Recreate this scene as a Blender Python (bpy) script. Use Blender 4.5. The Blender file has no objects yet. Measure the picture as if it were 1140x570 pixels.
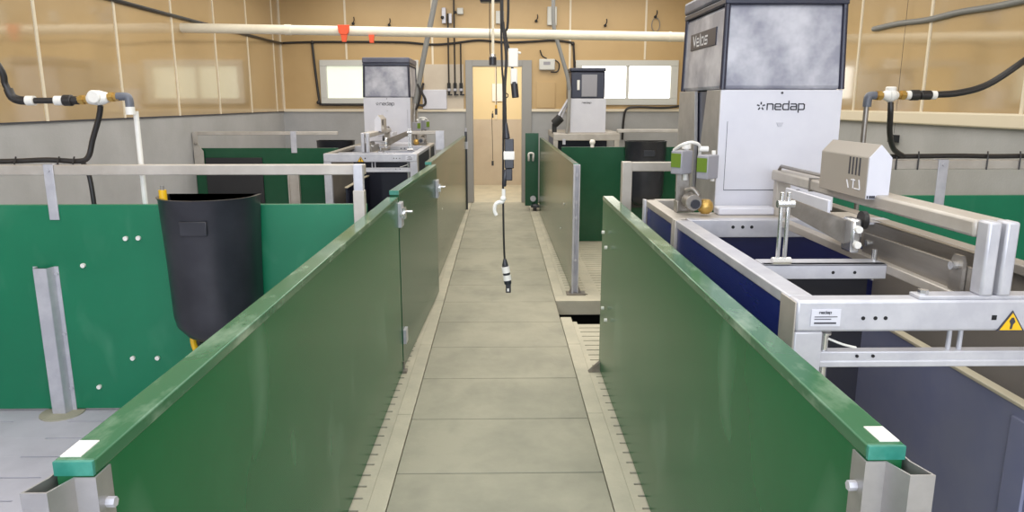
import bpy, bmesh, math, random
from mathutils import Vector, Matrix
random.seed(4)
S = bpy.context.scene
COL = S.collection
PI = math.pi

# ------------------------------------------------------------------ materials
def lin(c):
    c = c / 255.0
    return c / 12.92 if c <= 0.04045 else ((c + 0.055) / 1.055) ** 2.4
def rgb(r, g, b): return (lin(r), lin(g), lin(b), 1.0)

def mat(name, col, rough=0.5, metal=0.0, col2=None, scale=6.0, lo=0.4, hi=0.7, stretch=(1, 1, 1), rough2=None,
        bump=0.0, bscale=60.0, detail=5.0, emit=None, estr=0.0, spec=0.5, coat=0.0, scuff=None, scuff_amt=0.4, scuff_st=(1.0, 0.6, 1.0)):
    m = bpy.data.materials.new(name); m.use_nodes = True
    n = m.node_tree.nodes; l = m.node_tree.links
    b = n['Principled BSDF']
    b.inputs['Base Color'].default_value = col
    b.inputs['Roughness'].default_value = rough
    b.inputs['Metallic'].default_value = metal
    b.inputs['Specular IOR Level'].default_value = spec
    b.inputs['Coat Weight'].default_value = coat
    if emit:
        b.inputs['Emission Color'].default_value = emit
        b.inputs['Emission Strength'].default_value = estr
    tc = n.new('ShaderNodeTexCoord')
    mp = n.new('ShaderNodeMapping'); mp.inputs['Scale'].default_value = stretch
    l.new(tc.outputs['Object'], mp.inputs['Vector'])
    if col2 is not None:
        t = n.new('ShaderNodeTexNoise'); t.inputs['Scale'].default_value = scale; t.inputs['Detail'].default_value = detail
        t.inputs['Roughness'].default_value = 0.6
        l.new(mp.outputs['Vector'], t.inputs['Vector'])
        r = n.new('ShaderNodeMapRange'); r.inputs['From Min'].default_value = lo; r.inputs['From Max'].default_value = hi
        l.new(t.outputs['Fac'], r.inputs['Value'])
        x = n.new('ShaderNodeMix'); x.data_type = 'RGBA'
        x.inputs[6].default_value = col; x.inputs[7].default_value = col2
        l.new(r.outputs['Result'], x.inputs[0])
        out = x.outputs[2]
        if scuff is not None:                                   # thin pale scratches and rubbed patches
            t2 = n.new('ShaderNodeTexNoise'); t2.inputs['Scale'].default_value = scale * 2.3; t2.inputs['Detail'].default_value = 2.5
            t2.inputs['Distortion'].default_value = .3
            mp2 = n.new('ShaderNodeMapping'); mp2.inputs['Scale'].default_value = scuff_st; mp2.inputs['Location'].default_value = (3, 7, 1)
            l.new(tc.outputs['Object'], mp2.inputs['Vector']); l.new(mp2.outputs['Vector'], t2.inputs['Vector'])
            r2 = n.new('ShaderNodeMapRange'); r2.inputs['From Min'].default_value = 0.56; r2.inputs['From Max'].default_value = 0.78
            r2.inputs['To Max'].default_value = scuff_amt
            l.new(t2.outputs['Fac'], r2.inputs['Value'])
            x2 = n.new('ShaderNodeMix'); x2.data_type = 'RGBA'; x2.inputs[7].default_value = scuff
            l.new(out, x2.inputs[6]); l.new(r2.outputs['Result'], x2.inputs[0]); out = x2.outputs[2]
        l.new(out, b.inputs['Base Color'])
        if rough2 is not None:
            rr = n.new('ShaderNodeMapRange'); rr.inputs['To Min'].default_value = rough; rr.inputs['To Max'].default_value = rough2
            l.new(r.outputs['Result'], rr.inputs['Value']); l.new(rr.outputs['Result'], b.inputs['Roughness'])
    if bump:
        t3 = n.new('ShaderNodeTexNoise'); t3.inputs['Scale'].default_value = bscale; t3.inputs['Detail'].default_value = 3
        l.new(mp.outputs['Vector'], t3.inputs['Vector'])
        bp = n.new('ShaderNodeBump'); bp.inputs['Strength'].default_value = bump; bp.inputs['Distance'].default_value = 0.01
        l.new(t3.outputs['Fac'], bp.inputs['Height']); l.new(bp.outputs['Normal'], b.inputs['Normal'])
    return m

M = {}
M['green'] = mat('green_board', rgb(12, 90, 48), 0.24, 0, rgb(20, 100, 58), 1.6, 0.35, 0.7, scuff=rgb(150, 185, 160), scuff_amt=0.24, spec=0.22, scuff_st=(1.4, 1.0, .5))
M['green_sheen_dust'] = mat('green_sheen_dust_board', rgb(58, 92, 62), 0.20, 0, rgb(104, 104, 84), 1.8, 0.35, 0.7, scuff=rgb(150, 150, 130), scuff_amt=0.2, scuff_st=(1.4, 1., .5))  # brown-grey grazing reflection painted into the green, along with dust
M['green_dark'] = mat('green_dark_board', rgb(22, 74, 48), 0.22, 0, rgb(32, 84, 58), 2.0, 0.35, 0.7)
M['green_daylit'] = mat('green_cross_board', rgb(14, 112, 78), 0.33, 0, rgb(22, 122, 86), 1.8, 0.35, 0.7, scuff=rgb(120, 180, 150), scuff_amt=0.15, scuff_st=(1.6, 1, .8))  # board green shifted to teal: bluish daylight put into the colour
M['cap'] = mat('green_cap_sheen', rgb(54, 104, 72), 0.14, 0, rgb(150, 172, 150), 9.0, 0.50, 0.80, (1, .45, 1))  # lighter green paints in the top's reflection; pale patches are dust and scratches
M['cap_end'] = mat('cut_end', rgb(46, 124, 108), 0.3, 0, rgb(78, 156, 140), 14, 0.4, 0.7)
M['alu'] = mat('aluminium', rgb(164, 162, 162), 0.38, 0.6, rgb(180, 178, 177), 9, 0.4, 0.65)
M['galv'] = mat('galvanised', rgb(184, 184, 192), 0.40, 0.25, rgb(198, 198, 204), 12, 0.4, 0.65)
M['rail'] = mat('rail_metal', rgb(178, 171, 162), 0.42, 0.25, rgb(194, 188, 180), 5, 0.4, 0.65)
M['steel'] = mat('brushed_steel', rgb(138, 132, 125), 0.34, 0.55, rgb(154, 148, 141), 20, 0.4, 0.65, (1, .1, 1))
M['chrome'] = mat('bright_steel', rgb(210, 210, 210), 0.22, 0.85)
M['white'] = mat('white_sheet', rgb(212, 212, 220), 0.35, 0, rgb(202, 202, 212), 3, 0.4, 0.7)
M['white_plastic'] = mat('white_plastic', rgb(232, 230, 224), 0.4)
M['navy'] = mat('navy_panel', rgb(22, 27, 72), 0.28, 0, rgb(38, 44, 90), 3, 0.45, 0.75, (1, .4, 2))
M['navy_sheen'] = mat('navy_outer_sheen', rgb(34, 40, 108), 0.26, 0, rgb(46, 52, 118), 3, 0.45, 0.75, (1, .4, 2))  # brighter copy of the navy with the bluish sheen painted into its colour
M['navy_deep'] = mat('navy_deep_panel', rgb(18, 20, 38), 0.4)
M['navy_dull'] = mat('navy_dull_panel', rgb(118, 122, 150), 0.5, 0, rgb(136, 138, 156), 2, 0.4, 0.75)
M['taupe'] = mat('taupe_board', rgb(150, 142, 132), 0.45, 0, rgb(134, 128, 120), 2, .4, .7)
M['hop_dust'] = mat('dusty_plastic', rgb(136, 137, 150), 0.32, 0, rgb(190, 190, 198), 5, 0.38, 0.66, detail=4)
M['hop_dark'] = mat('dark_plastic', rgb(38, 40, 58), 0.3)
M['lid'] = mat('lid_plastic', rgb(80, 82, 98), 0.4, 0, rgb(104, 106, 120), 5, 0.4, 0.7)
M['black'] = mat('black_plastic', rgb(40, 41, 48), 0.33, 0, rgb(54, 55, 62), 4, 0.4, 0.7)
M['blackmat'] = mat('black_rubber', rgb(38, 38, 40), 0.6)
M['hose'] = mat('black_hose', rgb(40, 38, 38), 0.4)
M['grey_tube'] = mat('grey_tube', rgb(128, 128, 126), 0.45)
M['elbow'] = mat('dark_grey_fitting', rgb(98, 102, 112), 0.4)
M['brass'] = mat('brass', rgb(196, 160, 90), 0.35, 0.7)
M['yellow'] = mat('yellow_plastic', rgb(232, 184, 30), 0.4)
M['orange'] = mat('orange_plastic', rgb(226, 84, 40), 0.45)
M['lcd'] = mat('green_display', rgb(104, 130, 44), 0.3)
M['grey_box'] = mat('grey_enclosure', rgb(150, 149, 156), 0.45)
M['tan_box'] = mat('beige_grey_cover', rgb(160, 152, 142), 0.45)
M['ink'] = mat('dark_ink', rgb(58, 58, 66), 0.6)
M['pale_ink'] = mat('pale_print', rgb(220, 220, 224), 0.5)
M['paper'] = mat('paper', rgb(232, 228, 222), 0.6)
M['cream'] = mat('cream_trim', rgb(226, 214, 190), 0.4)
M['edge'] = mat('cream_edge', rgb(196, 186, 160), 0.5)
M['pipe'] = mat('white_pipe', rgb(236, 228, 208), 0.35, 0, rgb(226, 216, 194), 3, .4, .7)
M['tan'] = mat('tan_wall_panel', rgb(184, 157, 112), 0.3, 0, rgb(176, 149, 104), 1.2, 0.4, 0.7, bump=0.015, bscale=4, spec=0.5, coat=1.0)
M['tan_back'] = mat('tan_back_panel', rgb(194, 164, 116), 0.4, 0, rgb(186, 156, 108), 1.2, .4, .7)
for m_ in ('tan',):
    b_ = M[m_].node_tree.nodes['Principled BSDF']; b_.inputs['Coat IOR'].default_value = 2.5; b_.inputs['Coat Roughness'].default_value = .07
M['grey_wall'] = mat('grey_render', rgb(172, 172, 172), 0.75, 0, rgb(158, 158, 157), 1.6, 0.4, 0.7, bump=0.15)
M['concrete'] = mat('concrete_walk', rgb(170, 166, 148), 0.72, 0, rgb(150, 148, 132), 2.6, 0.38, 0.68, bump=0.1, scuff=rgb(124, 124, 112), scuff_amt=0.35)
M['concrete_pale'] = mat('concrete_strip', rgb(196, 190, 170), 0.75, 0, rgb(178, 174, 156), 4, 0.38, 0.68, bump=0.1)
M['pen_floor'] = mat('pen_floor', rgb(192, 190, 202), 0.6, 0, rgb(176, 174, 186), 3, 0.38, 0.68)
M['pit'] = mat('pit_dark', rgb(24, 24, 24), 0.9)
M['frame'] = mat('window_grey', rgb(204, 204, 198), 0.4)
M['doorframe'] = mat('door_grey', rgb(150, 148, 144), 0.45)
M['pane_dim'] = mat('window_glass_dim', rgb(210, 214, 196), 0.15, emit=rgb(226, 230, 208), estr=0.72)
M['pane'] = mat('window_glass_bright', rgb(240, 240, 236), 0.15, emit=rgb(255, 252, 244), estr=2.2)
M['ceil'] = mat('ceiling_white', rgb(222, 216, 204), 0.7)
M['room'] = mat('lobby_wall', rgb(228, 208, 164), 0.5)
M['room_low'] = mat('lobby_wall_low', rgb(200, 188, 170), 0.5, 0, rgb(190, 176, 158), 2, .4, .7)
M['dead'] = mat('dark_hole', rgb(20, 20, 24), 0.8)

# ------------------------------------------------------------------ geometry helpers
class G:
    def __init__(s, T=None): s.bm = bmesh.new(); s.T = T or (lambda a, b, c: (a, b, c))
    def v(s, p): return s.bm.verts.new(s.T(*p))
    def f(s, vs):
        try: s.bm.faces.new(vs)
        except ValueError: pass
    def box(s, x0, x1, y0, y1, z0, z1):
        p = [s.v((x, y, z)) for z in (z0, z1) for y in (y0, y1) for x in (x0, x1)]
        for q in ((0, 1, 3, 2), (4, 5, 7, 6), (0, 1, 5, 4), (2, 3, 7, 6), (0, 2, 6, 4), (1, 3, 7, 5)): s.f([p[i] for i in q])
        return s
    def hexa(s, b4, t4):
        p = [s.v(q) for q in b4]; t = [s.v(q) for q in t4]
        s.f(p); s.f(t)
        for i in range(4): s.f([p[i], p[(i + 1) % 4], t[(i + 1) % 4], t[i]])
        return s
    def prism(s, poly, axis, a, b):
        def P(q, c):
            return {'x': (c, q[0], q[1]), 'y': (q[0], c, q[1]), 'z': (q[0], q[1], c)}[axis]
        A = [s.v(P(q, a)) for q in poly]; B = [s.v(P(q, b)) for q in poly]
        s.f(A); s.f(B); n = len(poly)
        for i in range(n): s.f([A[i], A[(i + 1) % n], B[(i + 1) % n], B[i]])
        return s
    def tube(s, pts, r, n=10, smooth=0, r2=None):
        pts = [Vector(p) for p in pts]
        if smooth and len(pts) > 2:
            q = []
            for i in range(len(pts) - 1):
                p0 = pts[max(i - 1, 0)]; p1 = pts[i]; p2 = pts[i + 1]; p3 = pts[min(i + 2, len(pts) - 1)]
                for k in range(smooth):
                    t = k / smooth
                    q.append(0.5 * ((2 * p1) + (p2 - p0) * t + (2 * p0 - 5 * p1 + 4 * p2 - p3) * t * t + (3 * p1 - p0 - 3 * p2 + p3) * t ** 3))
            q.append(pts[-1]); pts = q
        rings = []; N = len(pts); prev = None
        for i, p in enumerate(pts):
            d = (pts[min(i + 1, N - 1)] - pts[max(i - 1, 0)]).normalized()
            if prev is None:
                a = d.cross(Vector((0, 0, 1)))
                if a.length < 1e-3: a = d.cross(Vector((1, 0, 0)))
            else: a = prev - d * prev.dot(d)
            a.normalize(); prev = a; b = d.cross(a)
            rr = r if r2 is None else r + (r2 - r) * i / (N - 1)
            rings.append([s.v(p + (a * math.cos(2 * PI * k / n) + b * math.sin(2 * PI * k / n)) * rr) for k in range(n)])
        for i in range(N - 1):
            for k in range(n): s.f([rings[i][k], rings[i][(k + 1) % n], rings[i + 1][(k + 1) % n], rings[i + 1][k]])
        s.f(rings[0]); s.f(rings[-1])
        return s
    def cyl(s, a, b, r, n=14, r2=None): return s.tube([a, b], r, n, 0, r2)
    def ball(s, c, r, n=10):
        rows = []
        for i in range(1, 6):
            t = PI * i / 6
            rows.append([s.v((c[0] + r * math.sin(t) * math.cos(2 * PI * k / n), c[1] + r * math.sin(t) * math.sin(2 * PI * k / n), c[2] + r * math.cos(t))) for k in range(n)])
        for i in range(4):
            for k in range(n): s.f([rows[i][k], rows[i][(k + 1) % n], rows[i + 1][(k + 1) % n], rows[i + 1][k]])
        s.f(rows[0]); s.f(rows[-1])
        return s
    def loft(s, rings, cap0=True, cap1=True):
        R = [[s.v(p) for p in r] for r in rings]; n = len(R[0])
        for i in range(len(R) - 1):
            for k in range(n): s.f([R[i][k], R[i][(k + 1) % n], R[i + 1][(k + 1) % n], R[i + 1][k]])
        if cap0: s.f(R[0])
        if cap1: s.f(R[-1])
        return s

def root_loc(o):
    while o.parent: o = o.parent
    return o.location.copy()

def obj(name, g, m, parent=None, bevel=0.0, sharp=38, loc=None, segs=2):
    bm = g.bm
    bmesh.ops.recalc_face_normals(bm, faces=bm.faces)
    if parent is not None: o0 = root_loc(parent)
    elif loc is not None: o0 = Vector(loc)
    else:
        xs = [v.co for v in bm.verts]
        lo = [min(c[i] for c in xs) for i in range(3)]; hi = [max(c[i] for c in xs) for i in range(3)]
        o0 = Vector(((lo[0] + hi[0]) / 2, (lo[1] + hi[1]) / 2, lo[2]))
    bmesh.ops.translate(bm, verts=bm.verts, vec=-o0)
    for f in bm.faces: f.smooth = True
    for e in bm.edges:
        if len(e.link_faces) == 2 and e.calc_face_angle(0) > math.radians(sharp): e.smooth = False
    me = bpy.data.meshes.new(name); bm.to_mesh(me); bm.free()
    me.materials.append(m if not isinstance(m, str) else M[m])
    o = bpy.data.objects.new(name, me); COL.objects.link(o)
    if parent is not None: o.parent = parent
    else: o.location = o0
    if bevel:
        b = o.modifiers.new('edge', 'BEVEL'); b.width = bevel; b.segments = segs; b.limit_method = 'ANGLE'; b.angle_limit = math.radians(40)
    return o

def tag(o, label, cat, group=None, kind=None):
    o['label'] = label; o['category'] = cat
    if group: o['group'] = group
    if kind: o['kind'] = kind
    return o
def thing(name, label, cat, loc, group=None):
    o = bpy.data.objects.new(name, None); COL.objects.link(o); o.location = loc; o.empty_display_size = 0.1
    return tag(o, label, cat, group)
def struct(name, g, m, label=None, bevel=0):
    o = obj(name, g, m, bevel=bevel); o['kind'] = 'structure'
    o['label'] = label or name.replace('_', ' '); o['category'] = name.split('_')[0].split('.')[0]
    return o
def dup(root, delta, label):
    r = root.copy(); COL.objects.link(r); r.location = root.location + Vector(delta); r['label'] = label
    for ch in list(root.children):
        c = ch.copy(); COL.objects.link(c); c.parent = r
        for gch in list(ch.children):
            d = gch.copy(); COL.objects.link(d); d.parent = c
    return r

GLY = {'n': [[(0, 0), (0, 1), (.75, 1), (.9, .85), (.9, 0)]],
       'e': [[(0.05, .5), (.9, .5), (.9, .85), (.75, 1), (.15, 1), (0, .85), (0, .15), (.15, 0), (.9, 0)]],
       'd': [[(.9, 1.5), (.9, 0), (.15, 0), (0, .15), (0, .85), (.15, 1), (.9, 1)]],
       'a': [[(.05, 1), (.75, 1), (.9, .85), (.9, 0), (.15, 0), (0, .12), (0, .42), (.12, .52), (.9, .52)]],
       'p': [[(0, -.5), (0, 1), (.75, 1), (.9, .85), (.9, .15), (.75, 0), (0, 0)]],
       'V': [[(0, 1.4), (.5, 0), (1, 1.4)]], 'l': [[(0.1, 0), (0.1, 1.5)]],
       'o': [[(.15, 0), (.75, 0), (.9, .15), (.9, .85), (.75, 1), (.15, 1), (0, .85), (0, .15), (.15, 0)]],
       's': [[(0, 0), (.8, 0), (.9, .12), (.9, .4), (.8, .5), (.1, .5), (0, .62), (0, .9), (.1, 1), (.9, 1)]]}
ADV = {'l': .45}
def lettering(g, text, place, h, w, wx=1.2):
    """place(s, t) -> 3-D point; strokes are ribbons of width w lying in the surface"""
    x = 0
    for ch in text:
        for st in GLY[ch]:
            for (a, b) in zip(st, st[1:]):
                ax, ay, bx, by = x + a[0] * h * wx, a[1] * h, x + b[0] * h * wx, b[1] * h
                dx, dy = bx - ax, by - ay; L = math.hypot(dx, dy); dx /= L; dy /= L
                ax -= dx * w * .4; ay -= dy * w * .4; bx += dx * w * .4; by += dy * w * .4
                nx, ny = -dy * w / 2, dx * w / 2
                q = [(ax + nx, ay + ny), (bx + nx, by + ny), (bx - nx, by - ny), (ax - nx, ay - ny)]
                g.hexa([place(s, t, 0) for s, t in q], [place(s, t, 1) for s, t in q])
        x += ADV.get(ch, 1.22) * h * wx
    return x
def star(g, place, cx, cy, r, w):
    for k in range(5):
        a = PI / 2 + k * 2 * PI / 5; dx, dy = math.cos(a), math.sin(a); nx, ny = -dy * w / 2, dx * w / 2
        q = [(cx + dx * r * .38 + nx, cy + dy * r * .38 + ny), (cx + dx * r + nx, cy + dy * r + ny), (cx + dx * r - nx, cy + dy * r - ny), (cx + dx * r * .38 - nx, cy + dy * r * .38 - ny)]
        g.hexa([place(s, t, 0) for s, t in q], [place(s, t, 1) for s, t in q])

# ------------------------------------------------------------------ setting
XL, XR, YB, YF, ZC = -3.2, 3.25, 11.1, -3.2, 3.15
ZW = 1.37                                     # where the tan sheets begin
g = G()
y = 2.761 - 0.528 * 12
while y < 10.9:
    g.box(-.43, .425, y + .003, min(y + .525, 11.1), -.09, 0); y += .528
struct('floor', g, 'concrete', 'concrete slab walkway down the middle', bevel=.003)
g = G()
for k in range(-4, 12):
    a = k * 1.05 + .2; b = a + 1.046
    g.box(-.506, -.434, a, min(b, 11.1), -.08, -.001)
    if b < 4.876 or a > 5.60: g.box(.429, .506, a, min(b, 11.1), -.08, -.001)
    elif b > 5.6: g.box(.429, .506, 5.60, b, -.08, -.001)
    elif a < 4.876: g.box(.429, .506, a, 4.99, -.08, -.001)
struct('floor_edge', g, 'concrete_pale', 'pale concrete edge strips along the walkway', bevel=.002)
for side in (-1, 1):
    T = (lambda a, b, c, s=side: (a * s, b, c))
    def clear(y): return side < 0 or not (4.80 < y < 5.598)
    g = G(T)                                       # slotted margin beside the walkway
    if side < 0: g.box(.506, .535, 4.876, 5.60, -.07, -.001)
    g.box(.506, .535, -3, 4.876, -.07, -.001); g.box(.506, .535, 5.60, 11.1, -.07, -.001)
    y = -3.0
    while y < 11.0:
        if clear(y): g.box(.535, .70, y, min(y + .076, 11.1), -.07, -.001)
        y += .09
    struct('floor_margin_left' if side < 0 else 'floor_margin_right', g, 'concrete_pale', 'slotted concrete margin on the %s of the walkway' % ('left' if side < 0 else 'right'))
    g = G(T); xe = 3.2 if side < 0 else 3.25; y = -3.0; st = .18 if side < 0 else .09; gp = .009 if side < 0 else .014
    while y < 11.0:
        if clear(y): g.box(.70, xe, y, min(y + st - gp, 11.1), -.07, -.001)
        y += st
    for xr in (.70, 1.16, 1.62, 2.08, 2.54, 3.0):
        w_ = .26 if side < 0 else .10
        if side < 0: g.box(xr, min(xr + w_, xe), -3, 11.1, -.07, -.0012)
        else: g.box(xr, xr + w_, -3, 4.876, -.07, -.0012); g.box(xr, xr + w_, 5.60, 11.1, -.07, -.0012)
    struct('floor_left' if side < 0 else 'floor_right', g, 'pen_floor' if side < 0 else 'concrete_pale', 'slatted pen floor on the %s' % ('left' if side < 0 else 'right'))
struct('floor_ledge', G().box(.429, 3.2, 5.417, 5.598, -.11, -.0008), 'concrete_pale', 'concrete lip of the slab behind the open pit')
struct('floor_pit', G().box(XL, XR, YF, YB, -.5, -.45), 'pit', 'dark pit under the slats')
struct('ceiling', G().box(XL - .2, XR + .2, YF - .2, YB + .2, ZC, ZC + .1), 'ceil')

def holes(g, x0, x1, z0, z1, hs, y0, y1):
    xs = sorted({x0, x1, *[c for h in hs for c in h[:2] if x0 < c < x1]}); zs = sorted({z0, z1, *[c for h in hs for c in h[2:] if z0 < c < z1]})
    for a, b in zip(xs, xs[1:]):
        for c, d in zip(zs, zs[1:]):
            mx, mz = (a + b) / 2, (c + d) / 2
            if not any(h[0] < mx < h[1] and h[2] < mz < h[3] for h in hs): g.box(a, b, y0, y1, c, d)
DOOR = (-.43, .42, -1, 2.06)
W1 = (-2.60, -1.22, 1.50, 2.07); W2 = (1.17, 2.62, 1.50, 2.07)
g = G(); holes(g, XL - .1, XR + .1, ZW, ZC, [DOOR, W1, W2], YB, YB + .14); struct('wall_back', g, 'tan_back', 'tan panelled back wall')
g = G(); holes(g, XL - .1, XR + .1, -.1, ZW, [DOOR], YB, YB + .14); struct('wall_back_lower', g, 'grey_wall', 'grey lower band of the back wall')
struct('wall_left', G().box(XL - .12, XL, YF, YB, ZW, ZC), 'tan', 'tan panelled left wall')
struct('wall_left_lower', G().box(XL - .12, XL - .012, YF, YB, -.1, ZW), 'grey_wall', 'grey lower band of the left wall')
struct('wall_right', G().box(XR, XR + .12, YF, YB, ZW, ZC), 'tan', 'tan panelled right wall')
struct('wall_right_lower', G().box(XR, XR + .12, YF, YB, -.1, ZW), 'grey_wall', 'grey lower band of the right wall')
g = G(); holes(g, XL - .1, XR + .1, -.1, ZC, [(-2.9, 2.9, 1.15, 2.75)], YF - .14, YF); struct('wall_front', g, 'grey_wall', 'front wall behind the camera with a wide opening')
n = 0
def trim(g, m, label, bevel=0):
    global n; n += 1
    return struct('trim_%d' % n, g, m, label, bevel)
YS = [10.62 - 1.092 * k for k in range(12)]
g = G()
for yy in YS: g.box(XL - .002, XL + .008, yy + .13 - .014, yy + .13 + .014, ZW, ZC)
g.box(XL - .002, XL + .02, YB - .02, YB + .002, ZW, ZC)
trim(g, 'cream', 'cream joint strips between the left wall sheets')
g = G()
for k in range(10): g.box(XR - .008, XR + .002, 6.76 + 1.1 * (k - 6) - .014, 6.76 + 1.1 * (k - 6) + .014, ZW, ZC)
trim(g, 'cream', 'cream joint strips between the right wall sheets')
g = G()
for xx in (-2.24, -.98, 1.04, 2.15):
    g.box(xx - .014, xx + .014, YB - .008, YB + .002, 2.12 if xx not in (-.98, 1.04) else ZW, ZC)
trim(g, 'cream', 'cream joint strips between the back wall sheets')
g = G().box(XL, -.5, YB - .025, YB, 1.365, 1.405).box(.48, XR, YB - .025, YB, 1.365, 1.405)
trim(g, 'cream', 'cream sill strip across the back wall')
trim(G().box(XR - .045, XR, YF, YB, 1.335, 1.43), 'cream', 'cream ledge along the right wall', .012)
trim(G().box(XL - .012, XL + .003, YF, YB - .02, 1.362, 1.372), 'ink', 'painted shadow line under the left wall sheets')  # dark strip painted in for the shadow under the sheet overhang

# door frame and the lobby behind it
g = G().box(-.50, -.396, YB - .03, YB + .16, 0, 2.11).box(.334, .48, YB - .03, YB + .16, 0, 2.11).box(-.396, .334, YB - .03, YB + .16, 2.02, 2.11)
struct('door_1', g, 'doorframe', 'grey metal door frame in the back wall', .004)
struct('floor_lobby', G().box(-1.6, 1.6, YB, 13.6, -.1, 0), 'concrete_pale', 'pale floor of the lobby beyond the door')
struct('wall_lobby', G().box(-1.6, 1.6, 13.5, 13.6, 1.2, 2.7), 'room', 'yellow cream lobby wall seen through the door')
struct('wall_lobby_lower', G().box(-1.6, 1.6, 13.49, 13.6, 0, 1.2), 'room_low', 'beige lower lobby wall')
struct('wall_lobby_left', G().box(-1.7, -1.6, YB + .14, 13.6, 0, 2.7), 'room')
struct('wall_lobby_right', G().box(1.6, 1.7, YB + .14, 13.6, 0, 2.7), 'room')
struct('ceiling_lobby', G().box(-1.7, 1.7, YB + .14, 13.6, 2.7, 2.8), 'ceil')
trim(G().box(-.075, -.045, 13.47, 13.5, 1.2, 2.7), 'cream', 'pale joint strip on the lobby wall')

def window(name, x0, x1, z0, z1, mull, pm, label):
    fr = G().box(x0, x1, YB - .03, YB + .06, z1 - .085, z1).box(x0, x1, YB - .03, YB + .06, z0, z0 + .10)
    fr.box(x0, x0 + .095, YB - .03, YB + .06, z0 + .1, z1 - .085).box(x1 - .11, x1, YB - .03, YB + .06, z0 + .1, z1 - .085)
    fr.box(mull - .022, mull + .022, YB - .02, YB + .06, z0 + .1, z1 - .085)
    o = struct(name, fr, 'frame', label, .004)
    obj('window_pane', G().box(x0 + .09, mull - .02, YB + .02, YB + .03, z0 + .095, z1 - .08), pm[0], o)
    obj('window_pane', G().box(mull + .02, x1 - .105, YB + .02, YB + .03, z0 + .095, z1 - .08), pm[1], o)
window('window_1', -2.64, -1.19, 1.462, 2.11, -1.952, ('pane_dim', 'pane_dim'), 'grey framed left window')
window('window_2', 1.13, 2.655, 1.462, 2.11, 1.905, ('pane', 'pane'), 'grey framed bright right window')

# ------------------------------------------------------------------ corridor boards
def bolts(parent, pts, d, r=.009, m='white_plastic'):
    for p in pts:
        a = Vector(p); obj('bolt', G().cyl(a - Vector(d) * .002, a + Vector(d) * .012, r, 10), m, parent)

def long_board(label, side, y0, y1, xi, th=.066, ztop=1.02, bts=(), sticker=False, endpost=False, board='green', name='pen_fence', capm='cap', far=None):
    T = (lambda a, b, c, s=side: (a * s, b, c))
    xf = xi if far is None else far
    t = thing(name, label, 'pen fence', (side * xi, (y0 + y1) / 2, 0))
    def plank(g, i, o, z0, z1, ya=y0, yb=y1):
        fa = lambda yy: xi + (xf - xi) * (yy - y0) / (y1 - y0)
        g.hexa([(fa(ya) + i, ya, z0), (fa(ya) + o, ya, z0), (fa(yb) + o, yb, z0), (fa(yb) + i, yb, z0)], [(fa(ya) + i, ya, z1), (fa(ya) + o, ya, z1), (fa(yb) + o, yb, z1), (fa(yb) + i, yb, z1)])
        return g
    obj('board', plank(G(T), 0, th - .004, .012, ztop - .023), board, t)
    obj('top_cap', plank(G(T), -.002, th, ztop - .023, ztop, y0 + .004), capm, t, .003)
    obj('cap_end', plank(G(T), -.001, th - .001, ztop - .0225, ztop - .001, y0 - .002, y0 + .004), 'cap_end', t)
    bolts(t, [T(xi, p[0], p[1]) for p in bts], (-side, 0, 0))
    if sticker:
        obj('sticker', G(T).box(xi + .022, xi + .052, y0 + .012, y0 + .062, ztop - .001, ztop + .0015), 'paper', t)['label'] = 'small white sticker'
    if endpost:
        # hat-shaped aluminium profile: flange on the corridor face, end face, open box on the far half
        pl = [(-.004, .036), (-.004, -.004), (.026, -.004), (.040, -.045), (.074, -.045), (.062, -.004), (.062, .03)]
        w = .0028; zt = ztop - .024; nn = []
        for i in range(len(pl)):
            ds = [Vector((pl[j + 1][0] - pl[j][0], pl[j + 1][1] - pl[j][1])).normalized() for j in (i - 1, i) if 0 <= j < len(pl) - 1]
            ns = [Vector((-d.y, d.x)) for d in ds]; m_ = sum(ns, Vector((0, 0))).normalized()
            nn.append(m_ * (w / 2 / max(.35, m_.dot(ns[0]))))
        g = G(T)
        L_ = [(xi + p[0] + q.x, y0 + p[1] + q.y) for p, q in zip(pl, nn)]; R_ = [(xi + p[0] - q.x, y0 + p[1] - q.y) for p, q in zip(pl, nn)]
        lo_ = [(g.v((*a_, 0)), g.v((*b_, 0)), g.v((*a_, zt)), g.v((*b_, zt))) for a_, b_ in zip(L_, R_)]
        for p_, q_ in zip(lo_, lo_[1:]):
            g.f([p_[0], q_[0], q_[2], p_[2]]); g.f([p_[1], q_[1], q_[3], p_[3]]); g.f([p_[2], q_[2], q_[3], p_[3]]); g.f([p_[0], q_[0], q_[1], p_[1]])
        for p_ in (lo_[0], lo_[-1]): g.f([p_[0], p_[1], p_[3], p_[2]])
        p = obj('end_profile', g, 'alu', t); p['label'] = 'silver hat-shaped aluminium end profile'
        obj('bolt', G(T).cyl((xi - .004, y0 + .016, zt - .05), (xi - .018, y0 + .016, zt - .05), .008, 6), 'galv', p)
    return t

lp = long_board('long green corridor board at front left with white sticker on its near end', -1, .965, 3.92, .583, th=.056, ztop=1.0, bts=[(3.42, .85), (3.45, .83), (3.55, .16)], sticker=True, endpost=True, far=.552)
rp = long_board('long green corridor board at front right with torn white sticker on its near end', 1, .993, 3.95, .549, th=.056, ztop=1.0, bts=[(3.77, .83), (3.66, .77), (3.72, .43), (3.60, .40)], sticker=True, endpost=True, far=.565)
# feet at the far ends
obj('foot', G().box(-.575, -.53, 3.90, 3.95, 0, .012).box(-.56, -.545, 3.93, 3.94, 0, .06), 'steel', lp)
obj('foot', G().prism([(.50, 0), (.575, 0), (.575, .07)], 'y', 3.90, 3.93), 'steel', rp)

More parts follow.
